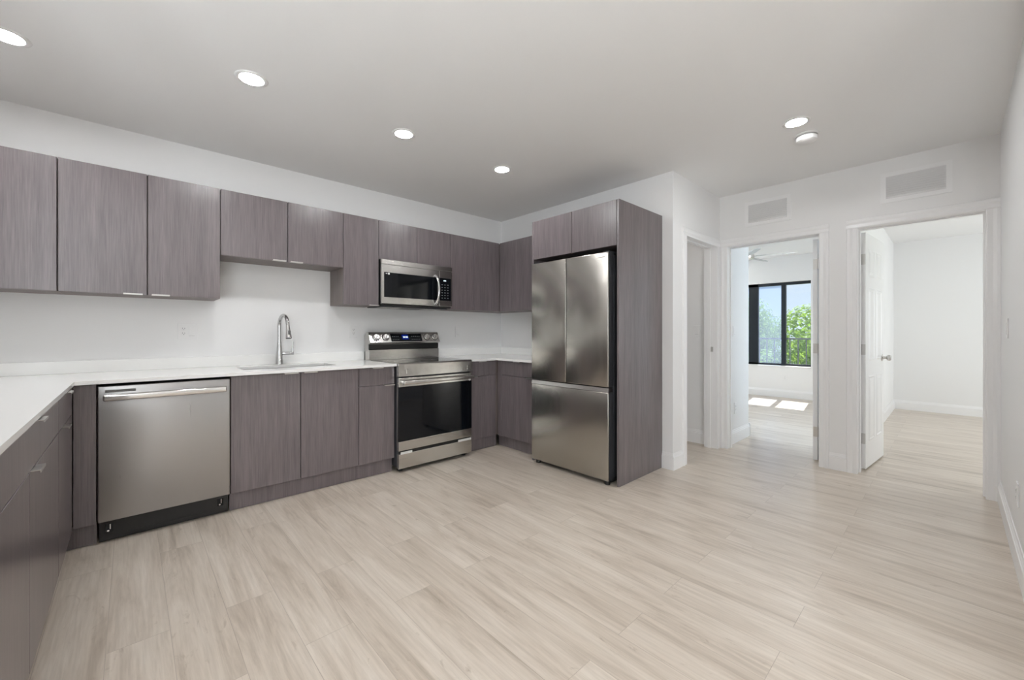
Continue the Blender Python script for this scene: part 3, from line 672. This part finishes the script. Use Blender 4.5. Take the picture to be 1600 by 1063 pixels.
# ------------------------------------------------------------------ outlets and switches
def plate(name, axis, wall, sgn, c, z, label, cat, kindp, w=.072, h=.118, group=None):
    """axis 'y': on a wall y=wall, c=x, facing sgn; axis 'x': on wall x=wall"""
    o = thing(name, (c, wall, z-h/2) if axis == 'y' else (wall, c, z-h/2), label, cat, group)
    def bx(mb, u0, u1, v0, v1, d0, d1, bev=0):
        a, b = sorted((wall+sgn*d0, wall+sgn*d1))
        return mb.box(c+u0, c+u1, a, b, z+v0, z+v1, bev, 2) if axis == 'y' else mb.box(a, b, c+u0, c+u1, z+v0, z+v1, bev, 2)
    pl = bx(MB(), -w/2, w/2, -h/2, h/2, .0003, .006, .0018).build('cover_plate', M_WHITEP, o)
    for u, k in kindp:
        if k == 'outlet':
            r = bx(MB(), u-.0168, u+.0168, -.034, .034, .005, .0078, .0008).build('receptacle', M_WHITEP, o)
            m = MB()
            for v in (-.018, .016):
                bx(m, u-.0075, u-.0055, v, v+.009, .0074, .0082); bx(m, u+.005, u+.0072, v, v+.008, .0074, .0082); bx(m, u-.002, u+.002, v-.008, v-.004, .0074, .0082)
            m.build('socket_slots', M_SLOT, r)
        else:
            bx(MB(), u-.0168, u+.0168, -.034, .034, .005, .0088, .0015).build('rocker', M_WHITEP, o)
            bx(MB(), u-.0168, u+.0168, -.0348, -.0338, .0058, .0072).build('rocker_gap', M_SLOT, o)
plate('outlet', 'y', YW, -1, .3065, 1.185, 'double white outlet and switch plate on the backsplash wall left of the faucet', 'outlet', [(-.023, 'outlet'), (.023, 'switch')], .118)
plate('outlet', 'y', YW, -1, 1.5345, 1.185, 'white outlet on the wall just left of the range', 'outlet', [(0, 'outlet')])
plate('light_switch', 'y', YW, -1, 2.728, 1.185, 'single white wall plate right of the range below the corner cabinet', 'switch', [(0, 'switch')])
plate('light_switch', 'y', YR, 1, 3.84, 1.20, 'white light switch on the right wall near the panel door', 'switch', [(0, 'switch')])
plate('outlet', 'y', YR, 1, 3.27, .36, 'white outlet low on the right wall above the baseboard', 'outlet', [(0, 'outlet')])
plate('light_switch', 'y', 1.592, -1, 4.70, 1.19, 'white light switch inside the window bedroom doorway', 'switch', [(0, 'switch')])
plate('outlet', 'y', 1.592, -1, 4.74, .37, 'white outlet low inside the window bedroom doorway', 'outlet', [(0, 'outlet')])
plate('light_switch', 'x', XD, -1, 1.862, 1.19, 'white light switch seen through the narrow doorway beside the fridge panel', 'switch', [(0, 'switch')])
plate('outlet', 'x', XWIN, -1, 2.07, .36, 'white outlet under the bedroom window', 'outlet', [(0, 'outlet')])

# ------------------------------------------------------------------ air vents
def vent(cy, w, label):
    z0, z1 = 2.208, 2.446; y0, y1 = cy-w/2, cy+w/2; f = .032
    o = thing('air_vent', (XD, cy, z0), label, 'vent', 'return air grilles over the bedroom doors')
    m = MB()
    for a, b_, c, d in ((y0, y1, z0, z0+f), (y0, y1, z1-f, z1), (y0, y0+f, z0+f, z1-f), (y1-f, y1, z0+f, z1-f)): m.box(XD-.009, XD-.0003, a, b_, c, d)
    m.build('grille_frame', M_TRIM, o)
    MB().box(XD-.002, XD-.0003, y0+f, y1-f, z0+f, z1-f).build('duct_back', mat('duct_grey', (.22, .22, .22), .8), o)
    n = 10; hh = (z1-z0-2*f)/n
    for k in range(n):
        zz = z0+f+hh*(k+.5)
        MB().box(-.0092, .0092, y0+f, y1-f, -.0006, .0006).move(Matrix.Translation((XD-.010, 0, zz)) @ Matrix.Rotation(math.radians(46), 4, 'Y')).build('louver', M_TRIM, o)
vent(1.2022, .384, 'white louvered air vent above the window bedroom doorway')
vent(.2024, .395, 'white louvered air vent above the doorway with the open panel door')

# ------------------------------------------------------------------ ceiling fixtures
def recessed(x, y, label, lens=M_LENS, group='recessed ceiling lights', r=.060):
    o = thing('recessed_light', (x, y, ZC-.012), label, 'ceiling light', group)
    MB().lathe([(r-.002, -.004), (r+.010, -.006), (r+.018, -.003), (r+.020, -.0004), (r-.002, -.0004)], (x, y, ZC), ring=True).build('trim_ring', M_WHITEP, o, smooth=True)
    MB().lathe([(0, -.004), (r, -.0035), (r, -.001), (0, -.001)], (x, y, ZC)).build('lens', lens, o)
recessed(-.425, 3.0, 'round recessed ceiling light cut off by the left picture edge')
recessed(.481, 2.6, 'recessed ceiling light in the kitchen row, nearest the camera')
recessed(1.389, 2.6, 'recessed ceiling light in the middle of the kitchen row')
recessed(2.30, 2.6, 'recessed ceiling light of the kitchen row nearest the corner')
recessed(3.199, .703, 'recessed ceiling light beside the smoke detector')
recessed(1.0, .2, 'added recessed fill light overhead, behind the camera', M_LENS2); recessed(-1.6, -.6, 'added recessed fill light in the living area, near its side window', M_LENS2)  # unseen lights added to lift the ceiling
recessed(-.3, -2.0, 'added recessed fill light in the living area, near its glass door', M_LENS2)  # likewise added out of view as fill
recessed(3.95, 2.35, 'added unseen recessed fill light in the small room off the hall', emit('fill_lens_closet', (1, .93, .86), 50.0))  # dim warm light added to fill the small room
for x, y, w in ((6.5, 1.4, 'near its doorway'), (6.6, 3.2, 'near its left wall'), (8.0, 3.2, 'near its window')):
    recessed(x, y, 'added recessed fill light of the window bedroom ' + w, M_LENSB)  # unseen lights added to brighten this bedroom
recessed(6.2, -1.2, 'added recessed fill light in the empty second bedroom', M_LENS2)  # unseen light added to brighten the second bedroom
o = thing('smoke_detector', (3.46, .70, ZC-.04), 'round white smoke detector on the ceiling beside a recessed light', 'smoke detector')
MB().lathe([(0, 0), (.074, 0), (.074, -.006), (.066, -.010), (0, -.010)], (3.46, .70, ZC-.0003)).build('mounting_plate', M_WHITEP, o, smooth=True)
MB().lathe([(0, -.0098), (.064, -.0098), (.064, -.016), (.058, -.018), (0, -.018)], (3.46, .70, ZC-.0003)).build('sensor_ring', mat('grey_mesh', (.35, .35, .35), .6), o, smooth=True)
MB().lathe([(0, -.018), (.064, -.018), (.062, -.040), (.048, -.050), (0, -.051)], (3.46, .70, ZC-.0003)).build('cover', M_WHITEP, o, smooth=True)
# unseen low uplighters added in the living area to brighten the ceiling
def uplighter(x, y, label):
    o = thing('added_uplighter', (x, y, 0), label, 'floor lamp', 'added uplighters for ceiling fill')
    MB().lathe([(0, 0), (.14, 0), (.14, .012), (.02, .022), (0, .022)], (x, y, 0)).build('base', M_DARKG, o, smooth=True)
    MB().cyl((x, y, .02), (x, y, 1.02), .012, n=16).build('pole', M_DARKG, o)
    MB().lathe([(.015, 0), (.10, .03), (.19, .10), (.20, .13), (.195, .13), (.18, .095), (.09, .035), (.015, .01)], (x, y, 1.02), ring=True).build('bowl', M_DARKG, o, smooth=True)
    MB().lathe([(0, 0), (.176, 0), (.176, .004), (0, .004)], (x, y, 1.02+.096)).build('lens', M_UP, o)
uplighter(-1.35, -.45, 'added low uplighter for ceiling fill nearest the kitchen, behind the camera')
uplighter(-2.3, -.9, 'added low uplighter for ceiling fill near the side window, behind the camera')
# ceiling fan in the window bedroom
cx, cy = 6.85, 2.14
o = thing('ceiling_fan', (cx, cy, 2.22), 'white ceiling fan seen through the left bedroom doorway', 'ceiling fan')
MB().lathe([(0, 0), (.065, 0), (.065, -.03), (.03, -.055), (0, -.055)], (cx, cy, ZC-.0003)).build('canopy', M_WHITEP, o, smooth=True)
MB().cyl((cx, cy, 2.36), (cx, cy, ZC-.05), .012, n=12).build('downrod', M_NICKEL, o)
MB().lathe([(0, .085), (.05, .08), (.10, .05), (.105, .0), (.06, -.03), (0, -.04)], (cx, cy, 2.30)).build('motor_housing', M_NICKEL, o, smooth=True)
for k in range(5):
    a = math.radians(-79 + 72*k)
    poly = [(.11, -.035), (.25, -.062), (.52, -.068), (.60, -.055), (.63, -.02), (.63, .02), (.60, .055), (.52, .068), (.25, .062), (.11, .035)]
    MB().prism(poly, 'z', -.004, .004).move(Matrix.Translation((cx, cy, 2.325)) @ Matrix.Rotation(a, 4, 'Z') @ Matrix.Rotation(math.radians(12), 4, 'X')).build('blade', M_FAN, o)

# ------------------------------------------------------------------ outside the bedroom window
struct('ground', MB().box(8.9, 70, -40, 45, -4.2, -4.0), M_GRASS, 'green lawn far below the window', 'ground')
struct('balcony_floor', MB().box(8.81, 10.1, -.5, 5.0, -.2, -.06), M_CONC, 'concrete balcony floor outside the window', 'floor')
o = thing('balcony_railing', (9.98, 2.4, -.06), 'dark metal balcony railing outside the bedroom window', 'railing')
MB().box(9.96, 10.0, -.4, 4.9, 1.03, 1.065).build('top_rail', M_RAIL, o); MB().box(9.965, 9.995, -.4, 4.9, .04, .07).build('bottom_rail', M_RAIL, o)
for k in range(38):
    y = -.36 + k*.14; MB().box(9.97, 9.99, y-.009, y+.009, .065 if k % 9 else -.06, 1.035).build('baluster', M_RAIL, o)
def tree(x, y, zt, r, label, m, n, seed):
    rnd = random.Random(seed)
    o = thing('tree', (x, y, -4.0), label, 'tree', 'trees beyond the balcony')
    tb = MB().tube([(x, y, -4), (x+.1, y-.1, -2.2), (x, y+.1, zt-r*1.3)], [.24, .19, .11], 10)
    for k in range(6):
        a = k*1.05+rnd.random(); tb.tube([(x, y, -2.4+k*.2), (x+.5*r*math.cos(a), y+.5*r*math.sin(a), -1.3+k*.25), (x+.8*r*math.cos(a), y+.8*r*math.sin(a), -.4+k*.3)], [.09, .06, .03], 7)
    tb.build('trunk', M_BARK, o, smooth=True)
    blobs = []
    for k in range(16):
        a = rnd.random()*2*PI; q = rnd.random()**.5*r*.75; h = rnd.random()
        blobs.append((x+q*math.cos(a), y+q*math.sin(a), zt - r*.45 - h*r*1.3, r*(.32+.2*rnd.random())))
    blobs.append((x, y, zt-r*.5, r*.5))
    me_v, me_f = [], []
    for i in range(n):
        bx_, by_, bz_, br = rnd.choice(blobs)
        u = Vector((rnd.gauss(0, 1), rnd.gauss(0, 1), rnd.gauss(0, 1))).normalized(); p = Vector((bx_, by_, bz_)) + u*br*(.8+.25*rnd.random())
        t1 = (u.cross(Vector((rnd.gauss(0, 1), rnd.gauss(0, 1), rnd.gauss(0, 1))))).normalized(); t2 = (u.cross(t1) + u*rnd.uniform(-.5, .5)).normalized()
        s = rnd.uniform(.06, .13)
        i0 = len(me_v)
        me_v += [p - t1*s, p + t2*s*.45 + u*.02, p + t1*s, p - t2*s*.45 + u*.02]; me_f += [(i0, i0+1, i0+2), (i0, i0+2, i0+3)]
    b = MB(); me = bpy.data.meshes.new('t'); me.from_pydata(me_v, [], me_f); b.bm.from_mesh(me); bpy.data.meshes.remove(me)
    b.build('crown', m, o)
tree(18.5, 3.6, 2.2, 2.4, 'sunlit bright green tree filling the right window pane', M_LEAF, 26000, 3)
tree(24.5, 8.0, 3.3, 3.3, 'broad green tree behind the left window pane', M_LEAF, 26000, 5)
tree(31.0, 3.2, 3.1, 3.5, 'distant tree at the right edge of the window view', M_LEAF2, 14000, 9)
tree(33.0, 16.0, 3.2, 3.8, 'distant tree left of the window view', M_LEAF2, 9000, 12)
o = thing('house', (14.7, 5.9, -4.0), 'low pale house with a grey blue roof below the trees', 'building')
MB().box(13.3, 16.1, 6.3, 10.0, -4.0, -1.0).build('house_wall', M_STUCCO, o)
MB().prism([(13.0, -1.0), (16.4, -1.0), (14.7, -.1)], 'y', 6.0, 10.3).build('roof', M_ROOF, o)

for ob in S.objects:
    if '_w' in ob: del ob['_w']
